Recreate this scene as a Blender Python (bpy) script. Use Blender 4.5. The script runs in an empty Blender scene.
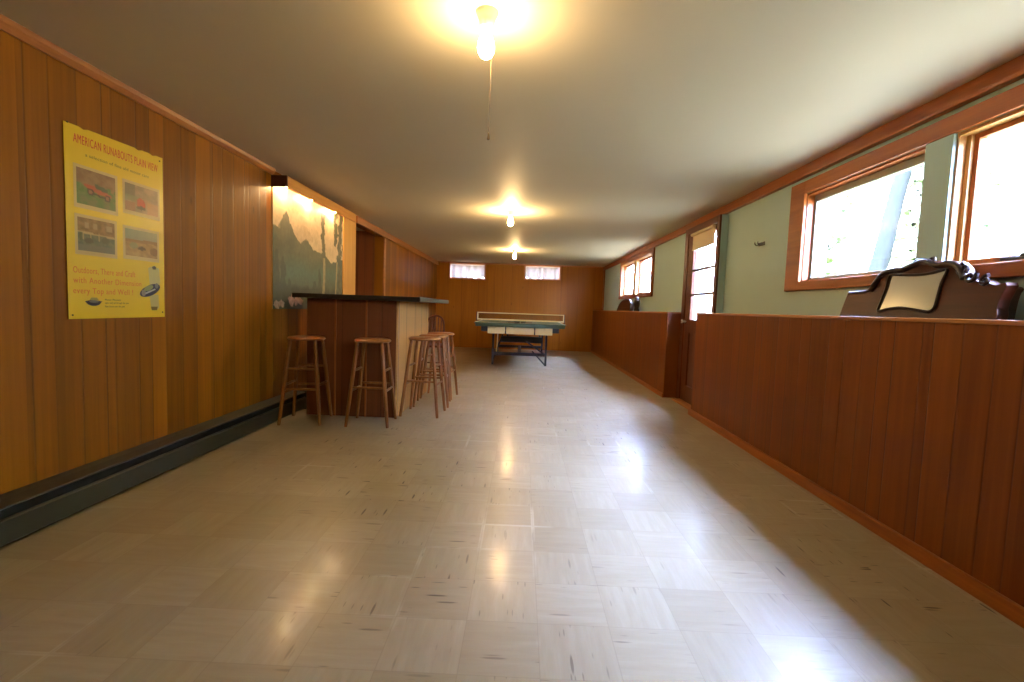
import bpy, bmesh, math, random
from mathutils import Vector, Matrix, noise
random.seed(7)
C = bpy.context.scene.collection
SC = bpy.context.scene
PI = math.pi

# ------------------------------------------------------------------ helpers
def thing(name, label, cat, loc=(0, 0, 0), rotz=0, group=None):
    o = bpy.data.objects.new(name, None); C.objects.link(o)
    o.empty_display_size = .1
    o.location = loc; o.rotation_euler = (0, 0, rotz)
    o['label'] = label; o['category'] = cat
    if group: o['group'] = group
    return o

def tag(o, label, cat, group=None):
    o['label'] = label; o['category'] = cat
    if group: o['group'] = group
    return o

def world_of(o):
    v = Vector((0, 0, 0))
    while o is not None:
        v += o.location; o = o.parent
    return v

def obj(name, bm, mat, parent=None, smooth=False, local=False, loc=None):
    """ONE mesh object. bm is in world coordinates unless local (then relative to parent)."""
    me = bpy.data.meshes.new(name)
    bmesh.ops.recalc_face_normals(bm, faces=bm.faces)
    off = Vector((0, 0, 0))
    if parent is not None and not local:
        off = world_of(parent)
    if loc is not None:
        off = off + Vector(loc)
    if off.length > 0:
        bmesh.ops.translate(bm, verts=bm.verts, vec=-off)
    if smooth:
        for f in bm.faces: f.smooth = True
    bm.to_mesh(me); bm.free()
    if smooth and hasattr(me, 'set_sharp_from_angle'):
        me.set_sharp_from_angle(angle=math.radians(42))
    for m in (mat if isinstance(mat, (list, tuple)) else [mat]): me.materials.append(m)
    o = bpy.data.objects.new(name, me); C.objects.link(o)
    if loc is not None: o.location = loc
    if parent is not None: o.parent = parent
    return o

def struct(name, bm, mat, parent=None, smooth=False):
    o = obj(name, bm, mat, parent, smooth)
    if parent is None: o['kind'] = 'structure'
    return o

def struct_empty(name, loc):
    o = bpy.data.objects.new(name, None); C.objects.link(o)
    o.location = loc; o['kind'] = 'structure'; o.empty_display_size = .1
    return o

def NB(): return bmesh.new()

def box(bm, x0, x1, y0, y1, z0, z1, bev=0, seg=2):
    x0, x1 = sorted((x0, x1)); y0, y1 = sorted((y0, y1)); z0, z1 = sorted((z0, z1))
    vs = [bm.verts.new(p) for p in ((x0,y0,z0),(x1,y0,z0),(x1,y1,z0),(x0,y1,z0),(x0,y0,z1),(x1,y0,z1),(x1,y1,z1),(x0,y1,z1))]
    fs = [bm.faces.new([vs[i] for i in q]) for q in ((3,2,1,0),(4,5,6,7),(0,1,5,4),(1,2,6,5),(2,3,7,6),(3,0,4,7))]
    if bev:
        es = set(e for f in fs for e in f.edges)
        bmesh.ops.bevel(bm, geom=list(es), offset=bev, segments=seg, affect='EDGES', profile=.6)
    return bm

def xbox(*a, **k): return box(NB(), *a, **k)

def tube(bm, pts, r, n=10, cap=True, flat=None):
    """swept tube through pts; r float or list"""
    pts = [Vector(p) for p in pts]
    rs = r if isinstance(r, (list, tuple)) else [r] * len(pts)
    rings = []
    ref = None
    for i, p in enumerate(pts):
        if i == 0: d = pts[1] - p
        elif i == len(pts) - 1: d = p - pts[i-1]
        else: d = (pts[i+1] - p).normalized() + (p - pts[i-1]).normalized()
        d.normalize()
        if ref is None:
            ref = Vector((0, 0, 1)) if abs(d.z) < .9 else Vector((1, 0, 0))
        a = (ref - d * ref.dot(d)).normalized(); b = d.cross(a); ref = a
        rings.append([bm.verts.new(p + (a * math.cos(t) + b * math.sin(t)) * rs[i]) for t in [2*PI*k/n for k in range(n)]])
    for A, B in zip(rings, rings[1:]):
        for k in range(n):
            bm.faces.new((A[k], A[(k+1) % n], B[(k+1) % n], B[k]))
    if cap:
        bm.faces.new(list(reversed(rings[0]))); bm.faces.new(rings[-1])
    return bm

def lathe(bm, prof, n=24, o=(0, 0, 0)):
    """prof [(r,z)...] about z"""
    o = Vector(o); rings = []
    for r, z in prof:
        if r < 1e-6: rings.append([bm.verts.new(o + Vector((0, 0, z)))])
        else: rings.append([bm.verts.new(o + Vector((r*math.cos(2*PI*k/n), r*math.sin(2*PI*k/n), z))) for k in range(n)])
    for A, B in zip(rings, rings[1:]):
        for k in range(n):
            k2 = (k+1) % n
            if len(A) == 1 and len(B) == 1: continue
            if len(A) == 1: bm.faces.new((A[0], B[k2], B[k]))
            elif len(B) == 1: bm.faces.new((A[k], A[k2], B[0]))
            else: bm.faces.new((A[k], A[k2], B[k2], B[k]))
    for R in (rings[0], rings[-1]):
        if len(R) > 1: bm.faces.new(R)
    return bm

def prism(bm, poly, fn, d0, d1, bev=0):
    """poly of 2D points, fn(a,b,d)->world, extruded d0..d1"""
    A = [bm.verts.new(fn(a, b, d0)) for a, b in poly]; B = [bm.verts.new(fn(a, b, d1)) for a, b in poly]
    n = len(poly)
    f1 = bm.faces.new(A); f2 = bm.faces.new(list(reversed(B)))
    fs = [f1, f2]
    for k in range(n): fs.append(bm.faces.new((A[k], B[k], B[(k+1) % n], A[(k+1) % n])))
    bmesh.ops.recalc_face_normals(bm, faces=fs)
    if bev:
        es = [e for e in list(f1.edges) + list(f2.edges)]
        bmesh.ops.bevel(bm, geom=es, offset=bev, segments=2, affect='EDGES', profile=.6)
    big = [f for f in bm.faces if len(f.verts) > 4]
    bmesh.ops.triangulate(bm, faces=big)
    return bm

def catmull(pts, n=6, closed=False):
    out = []; m = len(pts)
    rng = range(m if closed else m - 1)
    for i in rng:
        p = [pts[(i + k) % m] if closed else pts[max(0, min(m-1, i + k))] for k in (-1, 0, 1, 2)]
        for j in range(n):
            t = j / n
            out.append(tuple(.5*((2*p[1][c]) + (-p[0][c]+p[2][c])*t + (2*p[0][c]-5*p[1][c]+4*p[2][c]-p[3][c])*t*t + (-p[0][c]+3*p[1][c]-3*p[2][c]+p[3][c])*t**3) for c in range(len(pts[0]))))
    if not closed: out.append(tuple(pts[-1]))
    return out

# ------------------------------------------------------------------ node helpers
def srgb(r, g, b):
    f = lambda c: (c/255/12.92) if c/255 <= .04045 else ((c/255+.055)/1.055)**2.4
    return (f(r), f(g), f(b), 1)

class N:
    def __init__(s, name):
        s.m = bpy.data.materials.new(name); s.m.use_nodes = True
        s.t = s.m.node_tree; s.b = s.t.nodes['Principled BSDF']
        s.out = s.t.nodes['Material Output']
    def n(s, typ, **k):
        x = s.t.nodes.new(typ)
        for a, v in k.items(): setattr(x, a, v)
        return x
    def put(s, sock, v):
        if isinstance(v, bpy.types.NodeSocket): s.t.links.new(v, sock)
        elif v is not None: sock.default_value = v
    def math(s, op, a, b=None, c=None, clamp=False):
        x = s.n('ShaderNodeMath', operation=op); x.use_clamp = clamp
        s.put(x.inputs[0], a); s.put(x.inputs[1], b)
        if c is not None: s.put(x.inputs[2], c)
        return x.outputs[0]
    def pos(s):
        g = s.n('ShaderNodeTexCoord'); return g.outputs['Object']
    def sep(s, v):
        x = s.n('ShaderNodeSeparateXYZ'); s.put(x.inputs[0], v); return x.outputs
    def comb(s, x, y, z):
        c = s.n('ShaderNodeCombineXYZ')
        for i, v in enumerate((x, y, z)): s.put(c.inputs[i], v)
        return c.outputs[0]
    def noise(s, vec, scale=5, detail=2, rough=.5, dist=0):
        x = s.n('ShaderNodeTexNoise'); s.put(x.inputs['Vector'], vec)
        x.inputs['Scale'].default_value = scale; x.inputs['Detail'].default_value = detail
        x.inputs['Roughness'].default_value = rough; x.inputs['Distortion'].default_value = dist
        return x.outputs['Fac']
    def ramp(s, f, stops, interp='LINEAR'):
        x = s.n('ShaderNodeValToRGB'); cr = x.color_ramp; cr.interpolation = interp
        cc = [c if isinstance(c, (tuple, list)) else (c, c, c, 1) for p, c in stops]
        cr.elements.remove(cr.elements[1])
        cr.elements[0].position = stops[0][0]; cr.elements[0].color = cc[0]
        for (p, c), k in zip(stops[1:], cc[1:]):
            cr.elements.new(p).color = k
        s.put(x.inputs[0], f); return x.outputs[0]
    def mix(s, f, a, b, mode='MIX'):
        x = s.n('ShaderNodeMix', data_type='RGBA', blend_type=mode)
        s.put(x.inputs[0], f); s.put(x.inputs[6], a); s.put(x.inputs[7], b); return x.outputs[2]
    def maprange(s, v, a, b, c, d):
        x = s.n('ShaderNodeMapRange'); s.put(x.inputs[0], v)
        for i, k in enumerate((a, b, c, d)): x.inputs[i+1].default_value = k
        return x.outputs[0]
    def bump(s, h, strength=.2, dist=.01):
        x = s.n('ShaderNodeBump'); x.inputs['Strength'].default_value = strength; x.inputs['Distance'].default_value = dist
        s.put(x.inputs['Height'], h); s.put(s.b.inputs['Normal'], x.outputs[0])
    def fin(s, color=None, rough=None, metal=None, spec=None, coat=None):
        s.put(s.b.inputs['Base Color'], color); s.put(s.b.inputs['Roughness'], rough)
        s.put(s.b.inputs['Metallic'], metal); s.put(s.b.inputs['Specular IOR Level'], spec)
        if coat is not None: s.put(s.b.inputs['Coat Weight'], coat); s.b.inputs['Coat Roughness'].default_value = .15
        return s.m

def plain(name, c, rough=.5, metal=0, spec=.5, var=.12, scale=20):
    a = N(name); p = a.pos()
    f = a.noise(p, scale, 3)
    d = tuple(x*(1-var) for x in c[:3]) + (1,); l = tuple(min(1, x*(1+var)) for x in c[:3]) + (1,)
    return a.fin(a.mix(f, d, l), rough, metal, spec)

def wood(name, c_dark, c_light, axis='z', rough=.35, spec=.5, gs=1.0, bump=.05):
    """solid wood with grain running along axis"""
    a = N(name); p = a.sep(a.pos())
    s = [30*gs, 30*gs, 30*gs]; s['xyz'.index(axis)] = 1.6*gs
    v = a.comb(*[a.math('MULTIPLY', p[i], s[i]) for i in range(3)])
    f = a.noise(v, 1, 5, .6, .6); f2 = a.noise(v, .25, 2)
    t = a.math('ADD', a.math('MULTIPLY', f, .6), a.math('MULTIPLY', f2, .4))
    col = a.ramp(t, [(.3, c_dark), (.7, c_light)])
    if bump: a.bump(f, bump, .004)
    return a.fin(col, rough, 0, spec)

def panelling(name, axis, c_dark, c_light, grooves, period=1.2192, off=0, rough=.33, tint=.25, seed=0, spec=.5, groove_c=None, gw=.0042):
    """sheet panelling: grain and grooves run vertically, spaced unevenly along a horizontal axis"""
    a = N(name); p = a.sep(a.pos())
    s = p['xyz'.index(axis)]
    fr = a.math('FRACT', a.math('DIVIDE', a.math('ADD', s, off + 100*period), period))
    r = random.Random(seed)
    stops = []
    w = gw/period
    for g in grooves:
        q = g/period
        stops += [(max(0, q-w), 1.), (q, .0), (min(1, q+w), 1.)]
    gm = a.ramp(fr, stops)
    edges = [0] + [g/period for g in grooves]
    tones = a.ramp(fr, [(e, r.random()) for e in edges], 'CONSTANT')
    sheet = a.math('FLOOR', a.math('DIVIDE', a.math('ADD', s, off + 100*period), period))
    v = a.comb(a.math('MULTIPLY', s, 38), a.math('MULTIPLY', sheet, 3.7), a.math('MULTIPLY', p[2], .9))
    f = a.noise(v, 1, 5, .62, .5)
    v2 = a.comb(a.math('MULTIPLY', s, 7), a.math('MULTIPLY', tones, 9), a.math('MULTIPLY', p[2], .5))
    f2 = a.noise(v2, 1, 3, .5, .8)
    kv = a.comb(a.math('MULTIPLY', s, 5), sheet, a.math('MULTIPLY', p[2], 2.0))
    kn = a.n('ShaderNodeTexVoronoi'); a.put(kn.inputs['Vector'], kv); kn.inputs['Scale'].default_value = .9
    knot = a.ramp(kn.outputs['Distance'], [(.02, 1.), (.07, 0.)])
    t = a.math('ADD', a.math('MULTIPLY', f, .45), a.math('ADD', a.math('MULTIPLY', f2, .40), a.math('MULTIPLY', tones, tint)))
    col = a.ramp(t, [(.28, c_dark), (.78, c_light)])
    col = a.mix(a.math('MULTIPLY', knot, .55), col, tuple(x*.35 for x in c_dark[:3]) + (1,))
    gc = groove_c or tuple(x*.28 for x in c_dark[:3]) + (1,)
    col = a.mix(a.math('MULTIPLY', a.math('SUBTRACT', 1, gm), .8), col, gc)
    a.bump(a.math('ADD', gm, a.math('MULTIPLY', f, .04)), .35, .004)
    return a.fin(col, a.maprange(f2, 0, 1, rough-.06, rough+.1), 0, spec)

def vcol(name, rough=.5, spec=.4, mottled=0):
    """printed or painted picture: pigment from the mesh's colour attribute"""
    a = N(name); x = a.n('ShaderNodeVertexColor'); x.layer_name = 'Col'
    c = x.outputs['Color']
    if mottled:
        f = a.noise(a.pos(), 25, 4)
        c = a.mix(mottled, c, a.ramp(f, [(.3, .25), (.7, 1.)]), 'MULTIPLY')
    return a.fin(c, rough, 0, spec)

# ------------------------------------------------------------------ materials
G1 = [.03, .135, .265, .40, .455, .61, .70, .812, .95, 1.08]
G2 = [.03, .43, .83]
M = {}
M['panel_left'] = panelling('orange_panelling', 'y', srgb(98, 54, 6), srgb(154, 93, 16), G1, off=-2.012+.03, seed=3, rough=.45, spec=.16)
M['panel_far'] = panelling('far_panelling', 'x', srgb(122, 68, 8), srgb(162, 98, 16), G2, off=.3, seed=5, rough=.45, spec=.16, groove_c=srgb(80, 42, 14))
M['panel_half'] = panelling('red_brown_panelling', 'y', srgb(98, 44, 7), srgb(138, 72, 16), G1, off=-1.669+.03, seed=9, rough=.42, tint=.12, spec=.2)
M['panel_bar'] = panelling('bar_front_panelling', 'x', srgb(84, 40, 14), srgb(116, 60, 24), [.3, .75, 1.1], off=5.7, seed=2, rough=.45, tint=.1, spec=.2)
M['panel_bar_side'] = panelling('light_bar_panelling', 'y', srgb(170, 118, 58), srgb(205, 158, 92), [.09, .36, .64, 1.0], off=-4.0, seed=4, rough=.45, spec=.2, gw=.016, groove_c=srgb(84, 60, 26))
M['trim'] = wood('stained_trim', srgb(122, 60, 18), srgb(168, 94, 36), 'y', .38, spec=.3)
M['trim_z'] = wood('stained_trim_upright', srgb(122, 60, 18), srgb(168, 94, 36), 'z', .38, spec=.3)
M['trim_orange'] = wood('honey_trim', srgb(138, 80, 32), srgb(182, 116, 56), 'y', .35)
M['trim_orange_x'] = wood('honey_trim_cross', srgb(138, 80, 32), srgb(182, 116, 56), 'x', .35)
M['casing_dark'] = wood('dark_casing', srgb(84, 38, 18), srgb(116, 56, 28), 'z', .4)
M['door_brown'] = wood('door_brown', srgb(72, 34, 14), srgb(104, 52, 24), 'z', .42, spec=.25)
M['lamplit_post'] = wood('lamplight_yellow', srgb(196, 138, 58), srgb(218, 164, 80), 'z', .45, spec=.3)  # lighter yellow stands in for valance lamp light on the wall
M['jamb'] = wood('pale_jamb', srgb(170, 120, 62), srgb(206, 160, 96), 'z', .4)
M['valance'] = wood('valance_wood', srgb(186, 122, 50), srgb(214, 154, 74), 'y', .4, spec=.3)
M['end_dark'] = wood('dark_end_grain', srgb(52, 20, 12), srgb(76, 32, 18), 'z', .45)
M['stool'] = wood('stool_wood', srgb(104, 58, 18), srgb(144, 88, 32), 'z', .36, spec=.35, gs=1.5)
M['stool_seat'] = wood('stool_seat_wood', srgb(108, 60, 20), srgb(146, 90, 34), 'x', .36, spec=.35, gs=1.2)
M['chair'] = wood('dark_chair_wood', srgb(70, 32, 12), srgb(100, 48, 20), 'z', .45, spec=.15)
M['mahogany'] = wood('mahogany', srgb(48, 22, 12), srgb(80, 38, 22), 'y', .4, spec=.2, gs=.8)
M['mahogany_dark'] = wood('carved_dark_wood', srgb(24, 14, 14), srgb(44, 24, 20), 'y', .3, spec=.35, gs=.8)
M['green_wall'] = plain('pale_green_paint', srgb(182, 212, 210), .55, var=.03, scale=6)
M['ceiling'] = plain('ceiling_paint', srgb(220, 214, 196), .6, var=.025, scale=3)
M['laminate'] = plain('black_laminate', srgb(38, 34, 30), .35, var=.1)
M['laminate_window_lit'] = plain('window_lit_edge', srgb(66, 66, 54), .5, var=.1)  # black top's right edge, window light put into the colour
M['heater'] = plain('grey_green_enamel', srgb(48, 48, 38), .38, var=.06)
M['heater_dark'] = plain('heater_dark', srgb(16, 18, 16), .6)
M['heater_top'] = plain('heater_worn_lip', srgb(52, 48, 40), .45, metal=0)
M['white_paint'] = plain('white_window_paint', srgb(214, 214, 206), .4, var=.03)
M['grey_sash'] = plain('grey_sash', srgb(150, 152, 140), .4, var=.05)
M['porcelain'] = plain('porcelain', srgb(232, 226, 210), .2, var=.02)
M['brass'] = plain('brass', srgb(190, 150, 80), .25, metal=1, var=.08)
M['chain'] = plain('dull_chain', srgb(92, 74, 50), .6, metal=0)
M['chrome'] = plain('chrome', srgb(220, 220, 225), .15, metal=1, var=.03)
M['steel_dark'] = plain('dark_steel', srgb(60, 58, 54), .4, metal=.7)
M['shade'] = plain('shade_cloth', srgb(220, 200, 164), .8, var=.05)
M['table_green'] = plain('table_green_paint', srgb(62, 80, 56), .42, spec=.3, var=.08)
M['table_dark'] = plain('table_dark_green', srgb(26, 30, 22), .5, var=.1)
M['table_leg'] = plain('black_painted_leg', srgb(20, 17, 22), .45, var=.1)
M['cream_board'] = plain('cream_board', srgb(214, 190, 128), .5, var=.05)
M['net_tape'] = plain('net_tape', srgb(226, 214, 172), .7, var=.05)
M['rubber_red'] = plain('paddle_rubber', srgb(52, 40, 30), .6)
M['paddle_wood'] = plain('paddle_handle', srgb(150, 110, 60), .5)
M['paper_yellow'] = plain('yellow_poster_paper', srgb(234, 200, 40), .32, var=.03, scale=8)
M['ink_red'] = plain('red_ink', srgb(206, 70, 20), .4, var=.04)
M['ink_orange'] = plain('orange_ink', srgb(222, 124, 26), .4, var=.04)
M['ink_brown'] = plain('brown_ink', srgb(140, 112, 14), .4, var=.05)
M['print'] = vcol('colour_print', .35)
M['mural'] = vcol('mural_paint', .55, mottled=.25)
M['bark'] = wood('bark', srgb(26, 27, 23), srgb(33, 34, 30), 'z', 1.0, spec=0, gs=.5)
M['lawn'] = plain('lawn', srgb(182, 168, 124), .9, var=.3, scale=2)

def glass_mat():
    a = N('window_glass')
    tr = a.n('ShaderNodeBsdfTransparent'); gl = a.n('ShaderNodeBsdfGlossy'); gl.inputs['Roughness'].default_value = .02
    tr.inputs['Color'].default_value = (.95, .98, .97, 1)
    lw = a.n('ShaderNodeLayerWeight'); lw.inputs['Blend'].default_value = .5
    fr = a.math('ADD', .03, a.math('MULTIPLY', a.math('POWER', lw.outputs['Facing'], 5), .8))
    mx = a.n('ShaderNodeMixShader')
    a.put(mx.inputs[0], fr); a.put(mx.inputs[1], tr.outputs[0]); a.put(mx.inputs[2], gl.outputs[0])
    a.put(a.out.inputs['Surface'], mx.outputs[0]); a.t.nodes.remove(a.b)
    return a.m
M['glass'] = glass_mat()

def translucent(name, c, ct, fac=.5):
    a = N(name)
    d = a.n('ShaderNodeBsdfDiffuse'); d.inputs['Color'].default_value = c
    t = a.n('ShaderNodeBsdfTranslucent'); t.inputs['Color'].default_value = ct
    mx = a.n('ShaderNodeMixShader'); mx.inputs[0].default_value = fac
    f = a.noise(a.pos(), 9, 3)
    a.put(d.inputs['Color'], a.mix(f, c, tuple(min(1, x*1.15) for x in c[:3]) + (1,)))
    a.put(t.inputs['Color'], a.mix(f, tuple(x*.8 for x in ct[:3]) + (1,), tuple(min(1, x*1.2) for x in ct[:3]) + (1,)))
    a.put(mx.inputs[1], d.outputs[0]); a.put(mx.inputs[2], t.outputs[0])
    a.put(a.out.inputs['Surface'], mx.outputs[0]); a.t.nodes.remove(a.b)
    return a.m
M['curtain'] = translucent('sheer_curtain', srgb(228, 222, 212), (.066, .050, .034, 1), .5)
M['leaf'] = translucent('leaf', srgb(222, 230, 204), srgb(232, 240, 212), .5)

def net_mat():
    a = N('net_mesh'); p = a.sep(a.pos())
    k = .012
    def line(c):
        f = a.math('FRACT', a.math('DIVIDE', a.math('ADD', c, 50), k))
        return a.math('LESS_THAN', f, .22)
    m = a.math('MAXIMUM', line(p[0]), line(p[2]))
    tr = a.n('ShaderNodeBsdfTransparent'); d = a.n('ShaderNodeBsdfDiffuse'); d.inputs['Color'].default_value = srgb(56, 50, 34)
    mx = a.n('ShaderNodeMixShader'); a.put(mx.inputs[0], m); a.put(mx.inputs[1], tr.outputs[0]); a.put(mx.inputs[2], d.outputs[0])
    a.put(a.out.inputs['Surface'], mx.outputs[0]); a.t.nodes.remove(a.b)
    return a.m
M['net'] = net_mat()

def bulb_mat(name, c, s):
    a = N(name)
    e = a.n('ShaderNodeEmission'); e.inputs['Color'].default_value = c; e.inputs['Strength'].default_value = s
    a.put(a.out.inputs['Surface'], e.outputs[0]); a.t.nodes.remove(a.b)
    return a.m
BULB = 285
M['bulb'] = bulb_mat('lit_bulb', (1, .64, .27, 1), BULB)
M['bulb_strong'] = bulb_mat('lit_bulb_strong', (1, .64, .27, 1), BULB*2.6)
M['bulb_small'] = bulb_mat('lit_small_bulb', (1, .66, .30, 1), 1300)
M['mirror'] = N('aged_mirror').fin((.64, .64, .60, 1), .12, 1.0)

def floor_mat():
    a = N('vinyl_tile'); T = .2286
    p = a.sep(a.pos())
    u = a.math('DIVIDE', a.math('ADD', p[0], 20.03), T); v = a.math('DIVIDE', a.math('ADD', p[1], 20.02), T)
    iu = a.math('FLOOR', u); iv = a.math('FLOOR', v); fu = a.math('FRACT', u); fv = a.math('FRACT', v)
    par = a.math('MODULO', a.math('ADD', iu, iv), 2)
    def sw(x, y):   # swap with parity
        return a.math('ADD', a.math('MULTIPLY', x, a.math('SUBTRACT', 1, par)), a.math('MULTIPLY', y, par))
    qa, qb = sw(u, v), sw(v, u)
    wn = a.n('ShaderNodeTexWhiteNoise', noise_dimensions='2D'); a.put(wn.inputs['Vector'], a.comb(iu, iv, 0))
    cell = wn.outputs['Value']
    st = a.noise(a.comb(a.math('MULTIPLY', qa, 1.1), a.math('MULTIPLY', qb, 9), cell), 1, 4, .6, .4)
    big = a.noise(a.comb(p[0], p[1], 0), .9, 4, .6, .5)
    t = a.math('ADD', a.math('MULTIPLY', st, .5), a.math('ADD', a.math('MULTIPLY', cell, .22), a.math('MULTIPLY', big, .35)))
    col = a.ramp(t, [(.2, srgb(148, 132, 102)), (.55, srgb(163, 148, 118)), (.9, srgb(180, 166, 138))])
    # fine joints, some with pale wax built up along them
    def edge(f, w): return a.math('GREATER_THAN', a.math('ABSOLUTE', a.math('SUBTRACT', f, .5)), .5 - w)
    j = a.math('MAXIMUM', edge(fu, .006), edge(fv, .006))
    col = a.mix(a.math('MULTIPLY', j, .20), col, srgb(96, 78, 52))
    wx = a.noise(a.comb(p[0], p[1], 3.3), 1.7, 3, .6)
    wm = a.math('MULTIPLY', a.math('MAXIMUM', edge(fu, .035), edge(fv, .035)), a.ramp(wx, [(.55, 0.), (.68, 1.)]))
    col = a.mix(a.math('MULTIPLY', wm, .35), col, srgb(212, 204, 184))
    # chips and scuffs: short dark dashes along the tile streaks
    def dashes(sa, sb, off, thr, keep):
        vo = a.n('ShaderNodeTexVoronoi'); vo.inputs['Scale'].default_value = 1
        a.put(vo.inputs['Vector'], a.comb(a.math('MULTIPLY', qa, sa), a.math('MULTIPLY', qb, sb), off))
        cs = a.sep(vo.outputs['Color'])
        on = a.math('GREATER_THAN', cs[0], keep)
        return a.math('MULTIPLY', a.ramp(vo.outputs['Distance'], [(thr*.6, 1.), (thr, 0.)]), on)
    patch = a.ramp(a.noise(a.comb(p[0], p[1], 8.8), .8, 3), [(.42, .0), (.60, 1.)])
    d1 = a.math('MULTIPLY', dashes(1.2, 9.5, 0, .24, .74), patch)
    d2 = a.math('MULTIPLY', dashes(2.6, 18, 4, .24, .80), .75)
    dm = a.math('MAXIMUM', d1, a.math('MULTIPLY', d2, patch))
    col = a.mix(a.math('MULTIPLY', dm, .85), col, srgb(58, 44, 32))
    rn = a.noise(a.comb(p[0], p[1], 1.5), 2.4, 4, .65, .6)
    rough = a.math('ADD', a.maprange(rn, .3, .7, .30, .42), a.math('MULTIPLY', cell, .03))
    a.bump(a.math('ADD', a.math('MULTIPLY', a.noise(a.comb(p[0], p[1], 0), 7, 2), .35), a.math('MULTIPLY', cell, .25)), .12, .012)
    return a.fin(col, rough, 0, .38, .19)
M['floor'] = floor_mat()

# ------------------------------------------------------------------ room shell
XL, XH, XW = -2.115, 1.737, 1.975
ZC, YF, YN = 2.087, 11.72, -2.6
WT = .14   # wall thickness

struct('floor', xbox(-3.5, 2.3, YN, YF + .2, -.12, 0), M['floor'])
struct('ceiling', xbox(-3.5, 2.3, YN, YF + .2, ZC, ZC + .12), M['ceiling'])
# left wall, with an opening to an alcove between y 5.97 and 7.22
bm = NB()
box(bm, XL - WT, XL, YN, 5.97, 0, ZC); box(bm, XL - WT, XL, 7.22, YF, 0, ZC); box(bm, XL - WT, XL, 5.97, 7.22, 2.02, ZC)
struct('wall_left', bm, M['panel_left'])
bm = NB(); box(bm, -3.3, XL - WT, 7.22, 7.32, 0, ZC)
struct('wall_alcove_far', bm, panelling('alcove_panelling', 'x', srgb(104, 50, 24), srgb(150, 80, 38), G1, off=.1, seed=12, rough=.4))
struct('wall_alcove_left', xbox(-3.4, -3.3, 5.8, 7.32, 0, ZC), M['panel_left'])
struct('wall_alcove_near', xbox(-3.3, XL - WT, 5.8, 5.9, 0, ZC), M['panel_far'])
struct('wall_near', xbox(XL - WT, XW + .1, YN - .1, YN, 0, ZC), M['panel_far'])

def holed_wall(name, mat, fn, u0, u1, z0, z1, holes):
    """wall in a u/z plane with rectangular holes; fn(bm,u0,u1,z0,z1) adds a box"""
    bm = NB()
    us = sorted(set([u0, u1] + [h[0] for h in holes] + [h[1] for h in holes]))
    for a, b in zip(us, us[1:]):
        zs = [(z0, z1)]
        for h in holes:
            if h[0] < b - 1e-6 and h[1] > a + 1e-6:
                zs = [(h0, h1) for q in zs for h0, h1 in ((q[0], min(q[1], h[2])), (max(q[0], h[3]), q[1])) if h1 - h0 > 1e-6]
        for q in zs: fn(bm, a, b, q[0], q[1])
    bmesh.ops.remove_doubles(bm, verts=bm.verts, dist=1e-5)
    return struct(name, bm, mat)

# openings in the right wall: window pair, door, twin window
WIN = (1.10, 3.46, 1.265, 1.885)
DOOR = (4.79, 5.60, 0.0, 1.94)
WIN3 = (7.42, 9.66, 1.315, 1.935)
holed_wall('wall_right', M['green_wall'], lambda bm, a, b, c, d: box(bm, XW, XW + .17, a, b, c, d), YN, YF, 0, ZC, [WIN, DOOR, WIN3])
FW1 = (-1.79, -.95, 1.70, 2.04); FW2 = (.05, .885, 1.74, 2.05)
holed_wall('wall_far', M['panel_far'], lambda bm, a, b, c, d: box(bm, a, b, YF, YF + .2, c, d), XL, XW, 0, ZC, [FW1, FW2])

# panelled half walls carrying a ledge below the windows
bm = NB(); box(bm, XH, XW, YN, 4.775, 0, 1.012); struct('wall_half_near', bm, M['panel_half'])
bm = NB(); box(bm, XH, XW, 5.715, YF, 0, 1.012); struct('wall_half_far', bm, M['panel_half'])
struct('trim_1', xbox(XH - .006, XW, YN, 4.781, 1.012, 1.030, .004), M['trim_orange'])
struct('trim_2', xbox(XH - .006, XW, 5.709, YF, 1.012, 1.030, .004), M['trim_orange'])
bm = NB(); box(bm, XH - .022, XH, YN, 4.795, 0, .062, .006)
struct('baseboard_right', bm, M['trim'])
struct('baseboard_right_far', xbox(XH - .018, XH, 5.70, YF, 0, .05, .005), M['trim'])
# crown boards
bm = NB(); box(bm, XW - .028, XW, YN, YF, 2.012, ZC, .004); box(bm, XW - .04, XW, YN, YF, 2.0, 2.018, .004)
struct('trim_3', bm, M['trim'])
bm = NB()
prism(bm, [(0, 0), (0, -.046), (.012, -.046), (.03, -.022), (.034, 0)], lambda a, b, d: Vector((XL + a, d, ZC + b)), YN, 3.99)
struct('trim_4', bm, M['trim_orange'])
bm = NB(); box(bm, XL, XL + .03, 5.97, YF, 2.0, ZC, .004)
struct('trim_5', bm, M['trim_orange'])
bm = NB(); box(bm, XL, XW - .03, YF - .02, YF, 2.062, ZC, .003)
struct('trim_6', bm, M['trim_orange_x'])
struct('trim_7', xbox(XW - .02, XW, YF - .09, YF, 1.03, 2.0, .003), M['trim_z'])
struct('trim_8', xbox(XL - .002, XL + .016, 7.205, 7.275, 0, 2.0, .003), M['trim_orange'])
struct('lamplit_wall_strip', xbox(XL, XL + .014, 5.56, 5.968, 0, 2.02, .003), M['lamplit_post'])  # added strip beside the mural; lamp glow put into its colour

# ------------------------------------------------------------------ right wall windows
def sash(parent, y0, y1, z0, z1, x0, x1, w, mat, name='sash', wt=None):
    bm = NB(); wt = wt or w
    box(bm, x0, x1, y0, y0 + w, z0, z1, .003); box(bm, x0, x1, y1 - w, y1, z0, z1, .003)
    box(bm, x0, x1, y0 + w, y1 - w, z0, z0 + w, .003); box(bm, x0, x1, y0 + w, y1 - w, z1 - wt, z1, .003)
    return obj(name, bm, mat, parent)

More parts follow.
